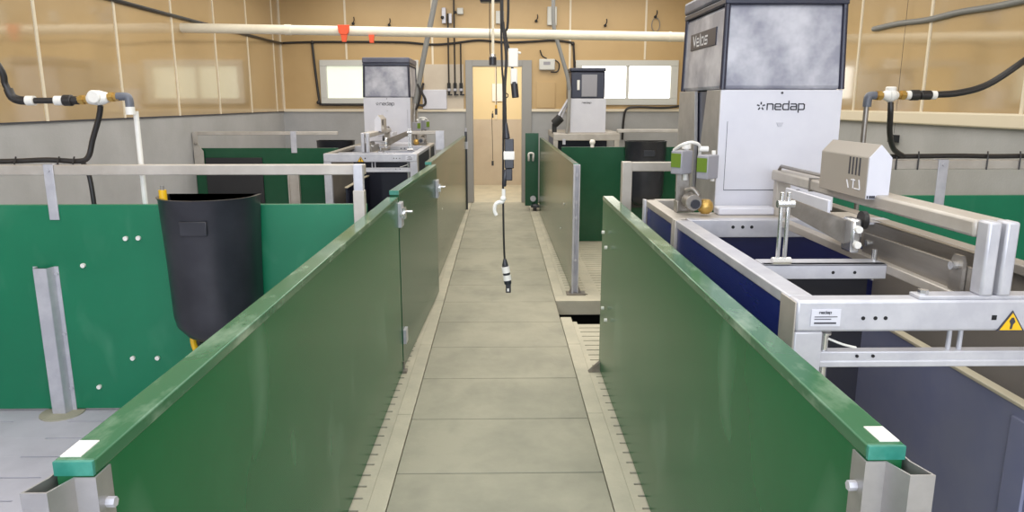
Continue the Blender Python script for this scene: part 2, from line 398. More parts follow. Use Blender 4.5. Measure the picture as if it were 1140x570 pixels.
lg = long_board('green gate in the left corridor wall hung with galvanised latch', -1, 3.965, 5.68, .553, th=.05, ztop=1.03, name='pen_gate', board='green_dark', far=.49, bts=[])
lg['category'] = 'gate'
def latch(parent, x, y, z, k=1.0, s=1):
    l = obj('latch', G().box(x - .006, x + .016 * s, y - .05 * k, y + .05 * k, z - .075, z + .06), 'galv', parent, .003)
    obj('latch_bolt', G().cyl((x + .022 * s, y - .09 * k, z), (x + .022 * s, y + .09 * k, z), .009).cyl((x + .02 * s, y + .05 * k, z), (x + .065 * s, y + .05 * k, z), .008).box(x + .008, x + .034, y - .03, y + .03, z - .03, z + .03), 'chrome', l)
latch(lg, -.550, 3.97, .905)
latch(lg, -.488, 5.62, .855)
obj('hinge', G().box(-.552, -.535, 3.97, 4.05, .15, .23), 'galv', lg)
lb = long_board('far left corridor board running from the latched gate to the doorway', -1, 5.73, 10.32, .535, th=.05, ztop=1.045, board='green_sheen_dust', capm='green_sheen_dust', far=.475, bts=[(6.6, .55), (7.8, .52)])
obj('end_post', G().box(-.49, -.455, 10.32, 10.37, 0, 1.10), 'black', lb)['label'] = 'dark end post'
obj('post_clamp', G().box(-.50, -.445, 10.31, 10.375, .86, .96), 'galv', lb)
obj('post_tip', G().cyl((-.472, 10.345, 1.10), (-.472, 10.345, 1.15), .016), 'galv', lb)

g2 = long_board('tall gate board opposite, at right of the walkway with galvanised end post', 1, 5.66, 9.95, .575, th=.04, ztop=1.035, board='green_sheen_dust', capm='green_sheen_dust', far=.545, bts=[(6.4, .62), (6.7, .35), (8.8, .75), (9.3, .9)], name='pen_gate')
g2['category'] = 'gate'
g = G().box(.57, .585, 5.61, 5.655, .0, 1.03).box(.57, .622, 5.645, 5.66, 0, 1.03).box(.612, .622, 5.61, 5.66, 0, 1.03)
o = obj('end_post', g, 'galv', g2, .002); o['label'] = 'galvanised channel end post'
for z in (.28, .62, .74, .95): obj('bolt', G().cyl((.597, 5.612, z), (.597, 5.60, z), .012, 8), 'galv', o)
obj('foot_plate', G().box(.53, .68, 5.58, 5.68, 0, .012).prism([(.575, .01), (.545, .01), (.575, .08)], 'y', 5.62, 5.63).prism([(.62, .01), (.65, .01), (.62, .08)], 'y', 5.62, 5.63), 'steel', g2)
sg = thing('pen_gate', 'short dark green gate standing across the walkway beside the doorway', 'gate', (.46, 10.3, 0))
obj('board', G().box(.36, .545, 10.28, 10.32, .06, 1.08), 'green_dark', sg, .003)
obj('handle', G().tube([(.41, 10.28, .70), (.41, 10.25, .74), (.41, 10.25, .80), (.47, 10.25, .80), (.47, 10.25, .74), (.47, 10.28, .70)], .014, 8, 3), 'white_plastic', sg)['label'] = 'white handle'
obj('caster', G().cyl((.47, 10.20, .05), (.52, 10.20, .05), .05, 16).box(.44, .56, 10.15, 10.29, .05, .075), 'black', sg)
obj('caster_cap', G().cyl((.47, 10.24, .17), (.47, 10.20, .17), .04, 14), 'galv', sg)

# ------------------------------------------------------------------ cross boards and their rails
def cross_board(label, x0, x1, y, ztop=1.03, board='green_daylit', th=.03, bts=(), name='cross_fence'):
    t = thing(name, label, 'pen fence', ((x0 + x1) / 2, y, 0))
    obj('board', G().box(x0, x1, y, y + th, .01, ztop), board, t, .003)
    bolts(t, [(p[0], y, p[1]) for p in bts], (0, -1, 0), .011)
    return t
cl = cross_board('bright green cross board of the front left pen behind the black feeder', XL - .005, -.63, 3.42, 1.03,
                 bts=[(-1.77, .87), (-1.71, .872), (-1.985, .74), (-1.80, .274), (-1.68, .274), (-1.98, .126)])
g = G()
pl = [(-2.225, 3.419), (-2.205, 3.419), (-2.195, 3.372), (-2.135, 3.372), (-2.125, 3.419), (-2.105, 3.419)]
for a, b in zip(pl, pl[1:]):
    dx, dy = b[0] - a[0], b[1] - a[1]; L = math.hypot(dx, dy); nx, ny = -dy / L * .002, dx / L * .002
    g.prism([(a[0] + nx, a[1] + ny), (b[0] + nx, b[1] + ny), (b[0] - nx, b[1] - ny), (a[0] - nx, a[1] - ny)], 'z', .006, .735)
st = obj('stiffener_post', g, 'galv', cl); st['label'] = 'upright aluminium hat profile bolted to the board'
for z in (.12, .40, .70):
    for xx in (-2.214, -2.116): obj('bolt', G().cyl((xx, 3.418, z), (xx, 3.409, z), .008, 8), 'galv', st)
obj('foot_mortar', G().cyl((-2.16, 3.39, -.001), (-2.16, 3.39, .006), .10, 20), 'concrete', cl)

def top_rail(label, x0, x1, y, posts, z0=1.168, z1=1.216, zb=.96, w=.045, pw=.045):
    t = thing('top_rail', label, 'rail', ((x0 + x1) / 2, y, z0))
    obj('bar', G().box(x0, x1, y, y + w, z0, z1), 'rail', t, .004)
    for xp in posts:
        b = obj('bracket', G().box(xp - pw / 2, xp + pw / 2, y - .008, y - .001, zb, z1 + .004).box(xp - pw / 2, xp + pw / 2, y - .008, y + w + .004, z1, z1 + .004), 'galv', t, .002)
        obj('bolt', G().cyl((xp, y - .008, z1 - .025), (xp, y - .016, z1 - .025), .008, 8), 'galv', b)
    return t
top_rail('galvanised rail above the front left cross board with black water hose tied on', XL, -.632, 3.42, [-2.09])
# its corridor end stands on a thick post
ep = thing('rail_post', 'pale galvanised post at corridor end of the front left rail', 'post', (-.615, 3.42, 0))
obj('tube', G().box(-.676, -.632, 3.37, 3.412, .0, 1.221), 'galv', ep, .004)
obj('end_tab', G().box(-.680, -.628, 3.366, 3.414, .93, 1.10), 'rail', ep, .003)

fl = cross_board('dark green cross board of the far left pen with black mat on it', XL - .005, -1.70, 7.76, 1.03, 'green_dark')
m_ = obj('black_mat', G().box(-3.09, -2.50, 7.735, 7.76, .45, .93), 'blackmat', fl, .003); m_['label'] = 'black rectangular mat'
u = obj('stiffener_post', G().box(-2.235, -2.222, 7.71, 7.76, .02, .80).box(-2.132, -2.119, 7.71, 7.76, .02, .80).box(-2.222, -2.132, 7.74, 7.76, .02, .80), 'rail', fl)
top_rail('thin galvanised rail above the far left cross board', XL, -1.70, 7.76, [-2.16], z0=1.165, z1=1.20, zb=.98, pw=.06)
wb = thing('wall_bracket', 'bent galvanised plate fixing the far left rail to the wall', 'bracket', (-3.16, 7.74, .8))
obj('plate', G().prism([(-3.197, .85), (-3.10, .85), (-3.10, 1.0), (-3.15, 1.07), (-3.15, 1.2), (-3.197, 1.2)], 'y', 7.725, 7.735), 'rail', wb)
obj('bolt', G().ball((-3.17, 7.72, 1.08), .018), 'steel', wb)
top_rail('short galvanised rail stub between far left station and corridor', -.99, -.60, 7.9, [-.64], z0=1.165, z1=1.20, zb=1.0, w=.03, pw=.09)

cr = cross_board('bright green cross board of the front right pen by the right wall', 1.64, XR + .005, 3.95, .998)
top_rail('galvanised rail above the front right cross board with black hose tied on', 1.62, XR, 3.95, [2.42], z0=1.142, z1=1.192, zb=.94, pw=.055)
sb = thing('top_rail', 'short galvanised rail stub joining front right board to the feeding station', 'rail', (.77, 3.98, 0))
obj('bar', G().box(.72, 1.61, 3.96, 4.0, 1.132, 1.182), 'rail', sb, .004)
obj('upright', G().box(.668, .722, 3.955, 4.01, .0, 1.184), 'rail', sb, .004)

cf = cross_board('deep green cross board across the far right pen', .66, XR + .005, 7.82, 1.035, 'green_dark')
obj('knob', G().cyl((.99, 7.83, 1.03), (.99, 7.83, 1.07), .02).ball((.99, 7.83, 1.085), .032), 'white_plastic', cf)['label'] = 'white knob on top edge'
top_rail('thin galvanised rail above the far right cross board', 1.25, XR, 7.82, [], z0=1.185, z1=1.22)
# short side wall of the far left pen rail crossing near end
# ------------------------------------------------------------------ feed hoppers of black plastic
def feeder(label, cx, yb, zt, with_kit):
    """D-shaped tub, flat back at y = yb, round belly to the front"""
    t = thing('feed_hopper', label, 'feeder', (cx, yb, zt - .72), 'black round feed hoppers')
    def ring(z, s, dy=0, k=24):
        pts = []
        for i in range(k + 1):
            a = PI + PI * i / k
            pts.append((cx + .215 * s * math.cos(a), yb - .07 + dy + .20 * s * math.sin(a), z))
        pts += [(cx + .215 * s, yb - .004 - .0 * dy, z), (cx - .215 * s, yb - .004, z)]
        return pts
    R = [ring(zt - .675, .42, -.02), ring(zt - .65, .62, -.02), ring(zt - .60, .84, -.01), ring(zt - .555, .905), ring(zt - .3, .94), ring(zt - .012, 1.0), ring(zt, 1.03), ring(zt, .965), ring(zt - .02, .95), ring(zt - .25, .9), ring(zt - .5, .86)]
    obj('tub', G().loft(R), 'black', t, sharp=50)
    obj('emblem', G().box(cx - .06, cx + .06, yb - .272, yb - .262, zt - .155, zt - .09), 'black', t, .004)['label'] = 'raised rectangular emblem plate'
    obj('mount', G().box(cx - .16, cx + .16, yb - .006, yb + .004, zt - .72, zt - .1), 'hose', t)
    if with_kit:
        obj('valve_cap', G().cyl((cx - .165, yb - .16, zt - .01), (cx - .165, yb - .16, zt + .036), .017, 12), 'yellow', t)['label'] = 'yellow valve cap on the rim'
        obj('valve_stem', G().cyl((cx - .165, yb - .16, zt + .034), (cx - .165, yb - .16, zt + .055), .009, 10), 'grey_tube', t)
        obj('drop_tube', G().box(cx - .155, cx - .115, yb - .03, yb - .008, .02, zt - .50), 'hose', t)
        obj('yellow_hose', G().tube([(cx - .095, yb - .12, zt - .62), (cx - .10, yb - .14, zt - .68), (cx - .075, yb - .13, zt - .80), (cx - .05, yb - .08, .0)], .014, 8, 5), 'yellow', t)['label'] = 'yellow hose under the tub'
    return t
fd = feeder('black half-round feed hopper with yellow valve cap on front left board', -1.335, 3.412, 1.083, True)
feeder('black feed hopper on the far right cross board', 1.545, 7.80, 1.105, False)
feeder('black feed hopper mostly hidden behind the far left feeding station', -1.93, 8.75, 1.065, False)

# ------------------------------------------------------------------ feeding stations
def station(x0, sx, y0, label, txt, low='navy_dull', side='navy', outer='navy_sheen'):
    T = lambda u, v, z: (x0 + sx * u, y0 + v, z)
    N = lambda: G(T)
    t = thing('feeding_station', label, 'feeding station', (x0 + sx * .44, y0 + .95, 0), 'sow feeding stations')
    P = lambda nm, gg, m, par=None, bev=0, lab=None: (lambda o: (o.__setitem__('label', lab) if lab else None, o)[1])(obj(nm, gg, m, par or t, bev))
    Zt = 1.03
    # frame
    fb = P('front_beam', N().box(0, .88, 0, .055, .95, Zt), 'galv', None, .007)
    for u in (.165, .195, .220): obj('bolt_hole', N().cyl((u, -.001, .985), (u, .004, .985), .005, 10), 'dead', fb)
    obj('bolt_hole', N().box(.482, .494, -.001, .004, .979, .991), 'dead', fb)
    P('lower_bar', N().box(.07, .81, .012, .045, .855, .895).box(.07, .81, .009, .03, .855, .872), 'galv', None, .003)
    for (u0, u1, v0, v1) in ((0, .07, .0, .055), (.81, .88, 0, .055), (0, .05, 1.86, 1.90), (.83, .88, 1.86, 1.90)):
        P('leg', N().box(u0, u1, v0, v1, 0, .95 if v0 < 1 else Zt), 'galv' if v0 < 1 else 'rail', None, .004)
    P('top_rail', N().box(0, .062, .055, 1.235, .998, Zt - .001), 'galv', None, .004)
    P('top_rail', N().box(0, .055, 1.29, 1.86, .998, Zt - .001), 'rail', None, .004)
    P('top_rail', N().box(.82, .88, .055, 1.86, .998, Zt - .001), 'taupe', None, .004)
    P('beam_end', N().box(-.004, .0, .0, .095, .78, Zt - .004), 'rail', None, .002)
    for u in (.165, .205): obj('bolt_hole', N().cyl((u, .0085, .884), (u, .012, .884), .004, 8), 'dead', fb)
    P('inner_rail', N().box(.43, .47, .055, 1.235, 1.0, Zt - .002), 'rail', None, .003)
    for v in (1.232, 1.268): P('mid_post', N().box(-.006, .024, v, v + .025, .62, Zt), 'rail', None, .002)
    P('corner_post', N().box(-.008, .0, 1.85, 1.90, .7, Zt), 'white')
    cb = P('cross_beam', N().box(.055, .88, 1.235, 1.29, .957, Zt), 'galv', None, .003)
    for u in (.235, .275, .312): obj('bolt_hole', N().cyl((u, 1.234, 1.0), (u, 1.24, 1.0), .007, 10), 'dead', cb)
    mb = P('mid_beam', N().box(.062, .43, .40, .425, .985, Zt).box(.062, .43, .40, .48, Zt - .006, Zt), 'galv', None, .002)
    for u in (.27, .335): obj('bolt_hole', N().cyl((u, .399, 1.005), (u, .404, 1.005), .005, 8), 'dead', mb)
    P('rear_beam', N().box(.0, .24, 1.85, 1.90, .97, Zt), 'rail', None, .003)
    P('deck_plate', N().box(.055, .86, 1.29, 1.47, 1.015, 1.026), 'rail')
    # boards
    P('side_board', N().box(.006, .02, .055, 1.232, .12, .998), outer, None, .002)
    P('side_board', N().box(.006, .02, 1.292, 1.85, .12, .998), outer, None, .002)
    P('cross_plate', N().box(.05, .86, 1.262, 1.276, .2, .957), side)
    P('inner_board', N().box(.06, .42, .485, .498, .2, .984), 'navy_deep')
    P('lower_side_board', N().box(.675, .695, .04, 1.2, .03, .700), low, None, .002, 'dull navy side board')
    P('board_edge', N().box(.668, .702, .04, 1.2, .700, .712), 'edge', None, .003, 'cream edging strip')
    P('outer_side_board', N().box(.85, .866, .055, 1.85, .03, .998), 'taupe', None, 0, 'taupe grey outer side board')
    P('board_clamp', N().box(.665, .675, .05, .13, .1, .67), low, None, .002)
    P('hinge_pin', N().cyl((.088, .03, .890), (.088, .03, .94), .010).cyl((.088, .03, .936), (.088, .03, .941), .016), 'chrome'); P('hinge_pin', N().cyl((.088, .03, .78), (.088, .03, .858), .012), 'chrome')
    P('cable_tie', N().tube([(.095, .03, .925), (.13, .02, .912), (.165, .02, .903)], .003, 6, 3), 'white_plastic')
    for u in (.402, .430): P('gate_rod', N().cyl((u, .03, .893), (u, .03, .952), .006), 'galv')
    # flaps, link arm, overhead rail
    f1 = P('flap_plate', N().hexa([(.452, .02, 1.0), (.462, .02, 1.0), (.462, .60, 1.0), (.452, .60, 1.0)], [(.452, .02, 1.098), (.462, .02, 1.098), (.462, .60, 1.09), (.452, .60, 1.09)]), 'steel', None, .002, 'brushed steel flap')
    obj('lug', N().prism([(.07, 1.03), (.12, 1.03), (.12, 1.105), (.11, 1.122), (.08, 1.122), (.07, 1.105)], 'x', .440, .450), 'steel', f1)
    obj('lug_bolt', N().cyl((.440, .095, 1.095), (.424, .095, 1.095), .011, 12), 'chrome', f1)
    obj('lug_bolt', N().cyl((.452, .565, 1.062), (.444, .565, 1.062), .010, 12), 'chrome', f1)
    P('flap_plate', N().box(.515, .525, .03, .74, 1.02, 1.112).box(.515, .545, .03, .74, 1.108, 1.112), 'steel', None, .002, 'brushed steel flap')
    P('channel_bracket', N().box(.43, .54, .66, .72, 1.105, 1.113).box(.535, .54, .66, .72, 1.09, 1.113), 'galv')
    P('overhead_rail', N().box(.438, .522, .045, 1.40, 1.176, 1.220), 'rail', None, .008, 'galvanised rail over the flaps')
    for a in (.446, .490): P('rail_post', N().box(a, a + .032, .0, .046, Zt + .008, 1.221), 'galv', None, .006)
    P('post_plate', N().box(.30, .74, .004, .05, Zt, Zt + .009), 'galv', None, .002)
    P('plate_bolt', N().cyl((.32, .025, Zt + .009), (.32, .025, Zt + .02), .012, 6), 'chrome')
    P('spring_pin', N().cyl((.471, .02, 1.06), (.471, .02, 1.12), .008), 'white_plastic')
    P('rear_post', N().box(.455, .515, 1.37, 1.41, Zt - .005, 1.178), 'rail', None, .004)
    P('air_tube', N().tube([(.46, 1.37, 1.222), (.46, 1.35, 1.238), (.46, .86, 1.238)], .007, 8), 'steel')
    P('tube_clip', N().box(.436, .524, 1.0, 1.012, 1.174, 1.224), 'steel')
    cv = P('motor_cover', N().prism([(.408, 1.205), (.482, 1.205), (.482, 1.335), (.444, 1.375), (.408, 1.335)], 'y', .53, .86), 'tan_box', None, .003, 'beige grey gabled motor cover')
    obj('cover_front', N().prism([(.410, 1.207), (.480, 1.207), (.480, 1.334), (.444, 1.373), (.410, 1.334)], 'y', .526, .531), 'white', cv)
    for k in range(4): obj('vent_slot', N().box(.4065, .409, .575 + .022 * k, .582 + .022 * k, 1.275, 1.33), 'ink', cv)
    gm = N()
    for (a, b, c, d) in ((.565, 1.232, .60, 1.232), (.565, 1.232, .575, 1.262), (.61, 1.232, .61, 1.262), (.60, 1.258, .625, 1.258), (.64, 1.23, .655, 1.255)):
        gm.tube([(.4075, a, b), (.4075, c, d)], .0022, 6)
    obj('print', gm, 'pale_ink', cv)
    gm = N()
    for k in range(9): gm.box(.412 + .007 * k, .416 + .007 * k + (.002 if k % 3 else 0), .5245, .527, 1.209, 1.218)
    obj('print', gm, 'ink', cv)
    P('cover_plate', N().box(.31, .32, .56, .91, 1.11, 1.20), 'white', None, .003)
    P('cover_plate', N().box(.32, .43, .56, .80, 1.10, 1.11), 'galv', None, .003)
    b2 = P('lift_bracket', N().box(.098, .108, .40, .412, Zt, 1.245), 'chrome', None, .002, 'bright steel upright'); P('lift_bracket', N().box(.118, .128, .40, .412, Zt, 1.245), 'chrome', None, .002, 'bright steel upright')
    obj('bracket_bolt', N().cyl((.09, .406, 1.21), (.14, .406, 1.21), .011, 12), 'chrome', b2); obj('bracket_bolt', N().cyl((.085, .402, 1.04), (.14, .402, 1.04), .012, 8), 'chrome', b2)
    P('link_arm', N().hexa([(.112, .40, 1.188), (.116, .41, 1.188), (.358, .52, 1.065), (.354, .51, 1.065)], [(.112, .40, 1.232), (.116, .41, 1.232), (.358, .52, 1.143), (.354, .51, 1.143)]), 'steel', None, .002)
    pv = P('pivot_block', N().box(.345, .375, .46, .53, 1.05, 1.155), 'chrome', None, .008)
    [obj('pivot_bolt', N().cyl((.36, .46, z), (.36, .445, z), .011, 10), 'white_plastic', pv) for z in (1.078, 1.125)]
    obj('pivot_wheel', N().cyl((.378, .48, 1.15), (.392, .48, 1.15), .028, 16), 'hose', pv)
    P('stop_pin', N().cyl((.415, .45, .97), (.415, .45, 1.065), .008), 'chrome')
    # label plate and warning sign on the front beam
    lb_ = P('name_label', N().box(.036, .108, -.003, .001, .966, 1.008), 'white', None, 0, 'small white type label')
    gl = G()
    def onfront(s, tt, k): return (x0 + (sx * .055 if sx > 0 else sx * .055 - .034) + s, y0 - .0035 - .0006 * k, .998 + tt)
    lettering(gl, 'nedap', onfront, .0042, .0012)
    for k, (ua, ub, z) in enumerate(((.044, .10, .989), (.044, .085, .983), (.044, .098, .972))):
        gl.box(*sorted((x0 + sx * ua, x0 + sx * ub)), y0 - .004, y0 - .0028, z, z + (.0018 if k < 2 else .004))
    obj('print', gl, 'ink', lb_)
    cx = .531
    ws = P('warning_sign', N().prism([(cx - .034, .951), (cx + .034, .951), (cx, 1.003)], 'y', -.003, .001), 'ink', None, 0, 'yellow triangular warning sign')
    obj('sign_face', N().prism([(cx - .028, .954), (cx + .028, .954), (cx, .997)], 'y', -.0042, -.002), 'yellow', ws)
    obj('sign_symbol', N().prism([(cx - .004, .957), (cx + .001, .957), (cx + .003, .969), (cx + .008, .975), (cx + .003, .986), (cx - .002, .986), (cx - .007, .977), (cx - .003, .969)], 'y', -.0052, -.004), 'ink', ws)
    # hopper
    H0, H1, H2 = 1.03, 1.553, 1.905
    hb = P('hopper_front', N().box(.228, .752, 1.482, 1.494, H0, H1), 'white', None, .002, 'white sheet metal hopper front')
    P('hopper_core', N().box(.245, .735, 1.494, 2.18, H0 + .01, H1 - .004), 'hop_dark')
    P('hopper_side', N().prism([(1.494, H0), (1.82, H0), (1.80, 1.2), (1.70, H1), (1.494, H1)], 'x', .228, .240), 'alu', None, .001, 'grey sheet metal side')
    P('hopper_side', N().prism([(1.86, H0), (2.2, H0), (2.2, H1), (1.90, H1), (1.86, 1.3)], 'x', .224, .240), 'alu', None, .001, 'grey sheet metal side')
    P('hopper_side', N().prism([(1.494, H0), (2.2, H0), (2.2, H1), (1.494, H1)], 'x', .74, .752), 'alu', None, .001, 'grey sheet metal side')
    obj('cover_seam', N().box(.262, .2635, 1.4805, 1.483, 1.123, 1.42).box(.262, .60, 1.4805, 1.483, 1.122, 1.1245), 'ink', hb)
    obj('cover_notch', N().prism([(.475, 1.415), (.505, 1.415), (.498, 1.398), (.482, 1.398)], 'y', 1.479, 1.483), 'galv', hb)
    obj('cover_bolt', N().cyl((.49, 1.482, 1.54), (.49, 1.478, 1.54), .005, 8), 'ink', hb)
    gl = G(); lx = x0 + sx * (.385 if sx > 0 else .615)
    def onhop(s, tt, k): return (lx + s, y0 + 1.482 - .0015 * k, 1.470 + tt)
    star(gl, onhop, .018, .014, .018, .006)
    lettering(gl, 'nedap', onhop if False else (lambda s, tt, k: onhop(s + .045, tt, k)), .0235, .0052, 1.18)
    obj('logo', gl, 'ink', hb)['label'] = 'dark star and lettering'
    up = P('hopper_tank', N().hexa([(.232, 1.486, H1), (.748, 1.486, H1), (.748, 2.17, H1), (.232, 2.17, H1)], [(.238, 1.496, H2), (.738, 1.496, H2), (.738, 2.16, H2), (.238, 2.16, H2)]), 'hop_dust', None, .018, 'dusty translucent tank')
    for (a, b, c, d) in ((.234, 1.488, .240, 1.498), (.746, 1.488, .736, 1.498), (.234, 2.168, .240, 2.158), (.746, 2.168, .736, 2.158)):
        obj('tank_edge', N().tube([(a, b, H1 + .002), (c, d, H2)], .0125, 10), 'hop_dark', up)['label'] = 'dark rounded tank edge'
    ld = P('hopper_lid', N().box(.222, .752, 1.478, 2.175, H2 + .022, H2 + .085), 'lid', None, .014, 'grey lid')
    P('lid_seal', N().box(.226, .748, 1.482, 2.17, H2 - .002, H2 + .022), 'hop_dark', None, .004)
    if txt:
        gl = G()
        lettering(gl, 'Velos', lambda s, tt, k: (x0 + sx * (.2335 - .003 * k), y0 + (2.0 - s if sx > 0 else 1.70 + s), 1.765 + tt), .033, .008, 1.5)
        obj('print', gl, 'pale_ink', up)
        obj('print_band', N().box(.231, .238, 1.62, 2.05, 1.748, 1.826), 'hop_dark', up, .002)
    # control gear beside the hopper
    P('base_tray', N().box(.215, .46, 1.38, 1.455, 1.026, 1.06), 'white', None, .008)
    P('stand_pipe', N().cyl((.085, 1.46, 1.17), (.085, 1.46, 1.315), .011).cyl((.085, 1.46, 1.305), (.085, 1.46, 1.325), .02).cyl((.19, 1.41, 1.17), (.19, 1.41, 1.30), .009), 'white_plastic')
    P('cable_loop', N().tube([(.03, 1.45, 1.30), (.05, 1.40, 1.325), (.09, 1.40, 1.335), (.13, 1.42, 1.32), (.14, 1.45, 1.27)], .007, 8, 4).cyl((.13, 1.43, 1.305), (.17, 1.43, 1.305), .012), 'white_plastic')
    for (cu, cv_, zb, zt_) in ((.06, 1.43, 1.20, 1.30), (.155, 1.37, 1.185, 1.285)):
        a = math.radians(40); ca, sa = math.cos(a), math.sin(a)
        TT = lambda q, r, z, cu=cu, cv_=cv_: T(cu + q * ca - r * sa, cv_ + q * sa + r * ca, z)
        b_ = obj('control_box', G(TT).box(-.04, .04, -.028, .028, zb, zt_), 'grey_box', t, .005)
        b_['label'] = 'grey control box with green display'
        obj('display', G(TT).box(-.043, -.038, -.024, .024, zb + .03, zt_ - .012), 'lcd', b_)
    P('motor_bracket', N().box(.05, .11, 1.47, 1.48, Zt, 1.20).box(.05, .06, 1.44, 1.50, Zt, 1.08), 'steel', None, .004)
    mt = P('drive_motor', N().cyl((.10, 1.35, 1.085), (.10, 1.43, 1.085), .035, 16).tube([(.075, 1.40, 1.13), (.10, 1.38, 1.14), (.125, 1.37, 1.11)], .012, 8, 4), 'steel', None, .003)
    obj('motor_cap', N().cyl((.105, 1.34, 1.08), (.105, 1.352, 1.08), .02, 12), 'black', mt)
    P('drive_clutch', N().ball((.158, 1.38, 1.065), .035, 14), 'brass')
    return t
station(.72, 1, 1.69, 'large near right feeding station with navy sides, white hopper and yellow warning sign', True)
station(-.775, -1, 6.90, 'white framed feeding station with grey tank standing in the far left pen', False, 'navy_deep', 'navy_deep', 'navy_deep')

def rear_station():
    x0, y0 = .72, 9.82
    t = thing('feeding_station', 'small feeding station at far right with dark blue tank by the bright window', 'feeding station', (1.16, 10.4, 0), 'sow feeding stations')
    N = G
    obj('front_beam', N().box(x0, x0 + .89, y0, y0 + .05, 1.00, 1.09), 'rail', t, .006)
    for (a, b) in ((x0, y0), (x0 + .82, y0), (x0, 10.95), (x0 + .82, 10.95)): obj('leg', N().box(a, a + .06, b, b + .05, 0, 1.0), 'rail', t, .004)
    for a in (x0, x0 + .83): obj('top_rail', N().box(a, a + .06, y0 + .05, 10.95, 1.03, 1.09), 'rail', t, .004)
    obj('side_board', N().box(x0 + .01, x0 + .025, y0 + .05, 10.95, .1, 1.03), 'navy', t)
    obj('inner_board', N().box(x0 + .06, x0 + .83, 10.6, 10.62, .1, 1.0), 'hop_dark', t)
    obj('deck_plate', N().box(x0, x0 + .89, y0 + .05, 10.95, 1.09, 1.105), 'rail', t)
    obj('stop_block', N().box(x0 + .12, x0 + .16, y0 - .02, y0, .95, 1.02), 'galv', t)
    h = obj('hopper_front', N().box(x0 + .225, x0 + .70, 9.88, 9.9, 1.105, 1.55), 'white', t, .003)
    gl = G(); lettering(gl, 'nedap', lambda s, tt, k: (1.10 + s, 9.88 - .002 * k, 1.488 + tt), .014, .004, 1.5); obj('logo', gl, 'ink', h)
    obj('hopper_body', N().box(x0 + .235, x0 + .69, 9.9, 10.58, 1.105, 1.548), 'alu', t)
    up = obj('hopper_tank', N().box(x0 + .228, x0 + .68, 9.885, 10.57, 1.55, 1.90), 'hop_dark', t, .015)
    obj('tank_plate', N().box(x0 + .37, x0 + .575, 9.872, 9.886, 1.575, 1.86), 'grey_box', up, .003)['label'] = 'pale plate on the dark tank'
    obj('reflector', N().box(x0 + .31, x0 + .345, 9.880, 9.886, 1.66, 1.79), 'white_plastic', up, .01)
    obj('hopper_lid', N().box(x0 + .215, x0 + .69, 9.87, 10.58, 1.90, 1.945), 'hop_dark', t, .01)
    obj('motor', N().cyl((x0 + .02, 9.95, 1.22), (x0 + .10, 9.92, 1.30), .06, 14).box(x0 - .01, x0 + .05, 9.93, 9.99, 1.09, 1.22), 'blackmat', t)['label'] = 'black auger motor'
    obj('auger_arm', N().tube([(x0 + .06, 9.95, 1.30), (x0 + .20, 9.98, 1.53)], .018, 8).tube([(x0 + .12, 10, 1.30), (x0 + .21, 10.02, 1.50)], .014, 8), 'galv', t)
rear_station()

# ------------------------------------------------------------------ water lines with meters over the front pens
def tubeobj(name, pts, r, m, parent, n=10, sm=6): return obj(name, G().tube(pts, r, n, sm), m, parent)
wl = thing('water_line', 'water line with white meter and brass fittings over front left pen', 'water line', (-1.9, 3.52, 1.5), 'water meter lines')
tubeobj('hose', [(-2.55, 3.3, 2.1), (-2.28, 3.42, 1.70), (-2.255, 3.45, 1.58), (-2.235, 3.45, 1.53)], .0145, 'hose', wl)
obj('elbow', G().tube([(-2.245, 3.45, 1.56), (-2.232, 3.45, 1.525), (-2.20, 3.45, 1.51), (-2.165, 3.45, 1.508)], .020, 10, 4), 'hose', wl)
obj('pipe', G().cyl((-2.17, 3.45, 1.508), (-1.98, 3.45, 1.508), .014), 'hose', wl)
for a in (-2.15, -2.02): obj('collar', G().cyl((a - .018, 3.45, 1.508), (a + .018, 3.45, 1.508), .022), 'white_plastic', wl)
obj('coupler', G().cyl((-2.0, 3.45, 1.509), (-1.96, 3.45, 1.509), .026).cyl((-1.965, 3.45, 1.509), (-1.93, 3.45, 1.509), .019), 'hose', wl, .004)
obj('brass_fitting', G().cyl((-1.935, 3.45, 1.511), (-1.885, 3.45, 1.513), .018, 8).cyl((-1.92, 3.45, 1.511), (-1.905, 3.45, 1.512), .024, 6), 'brass', wl)
obj('brass_fitting', G().cyl((-1.80, 3.45, 1.524), (-1.745, 3.45, 1.524), .018, 8).cyl((-1.785, 3.45, 1.524), (-1.77, 3.45, 1.524), .024, 6), 'brass', wl)
mt = obj('meter', G().cyl((-1.89, 3.45, 1.513), (-1.85, 3.45, 1.519), .02, 12, .034).cyl((-1.85, 3.45, 1.519), (-1.83, 3.45, 1.52), .034, 12).cyl((-1.83, 3.45, 1.52), (-1.795, 3.45, 1.522), .034, 12, .022), 'white_plastic', wl, .004)
obj('meter_dial', G().cyl((-1.845, 3.47, 1.525), (-1.845, 3.41, 1.525), .030, 18), 'white_plastic', mt, .006)
obj('grey_elbow', G().tube([(-1.755, 3.45, 1.526), (-1.715, 3.45, 1.526), (-1.703, 3.45, 1.514), (-1.702, 3.45, 1.475)], .019, 10, 4), 'elbow', wl)
obj('collar', G().cyl((-1.702, 3.45, 1.48), (-1.702, 3.45, 1.445), .021), 'white_plastic', wl)
obj('drop_pipe', G().cyl((-1.702, 3.50, 1.46), (-1.702, 3.50, .0), .0125), 'white_plastic', wl)
hs = thing('water_hose', 'black hose from the left meter lying along the front left rail', 'hose', (-2.3, 3.47, 1.22), 'water meter lines')
tubeobj('hose', [(-1.835, 3.45, 1.485), (-1.855, 3.46, 1.43), (-1.90, 3.47, 1.33), (-1.93, 3.47, 1.25), (-1.98, 3.47, 1.23), (-2.12, 3.47, 1.236), (-2.3, 3.47, 1.230), (-2.6, 3.47, 1.229), (-3.15, 3.47, 1.229)], .0125, 'hose', hs)
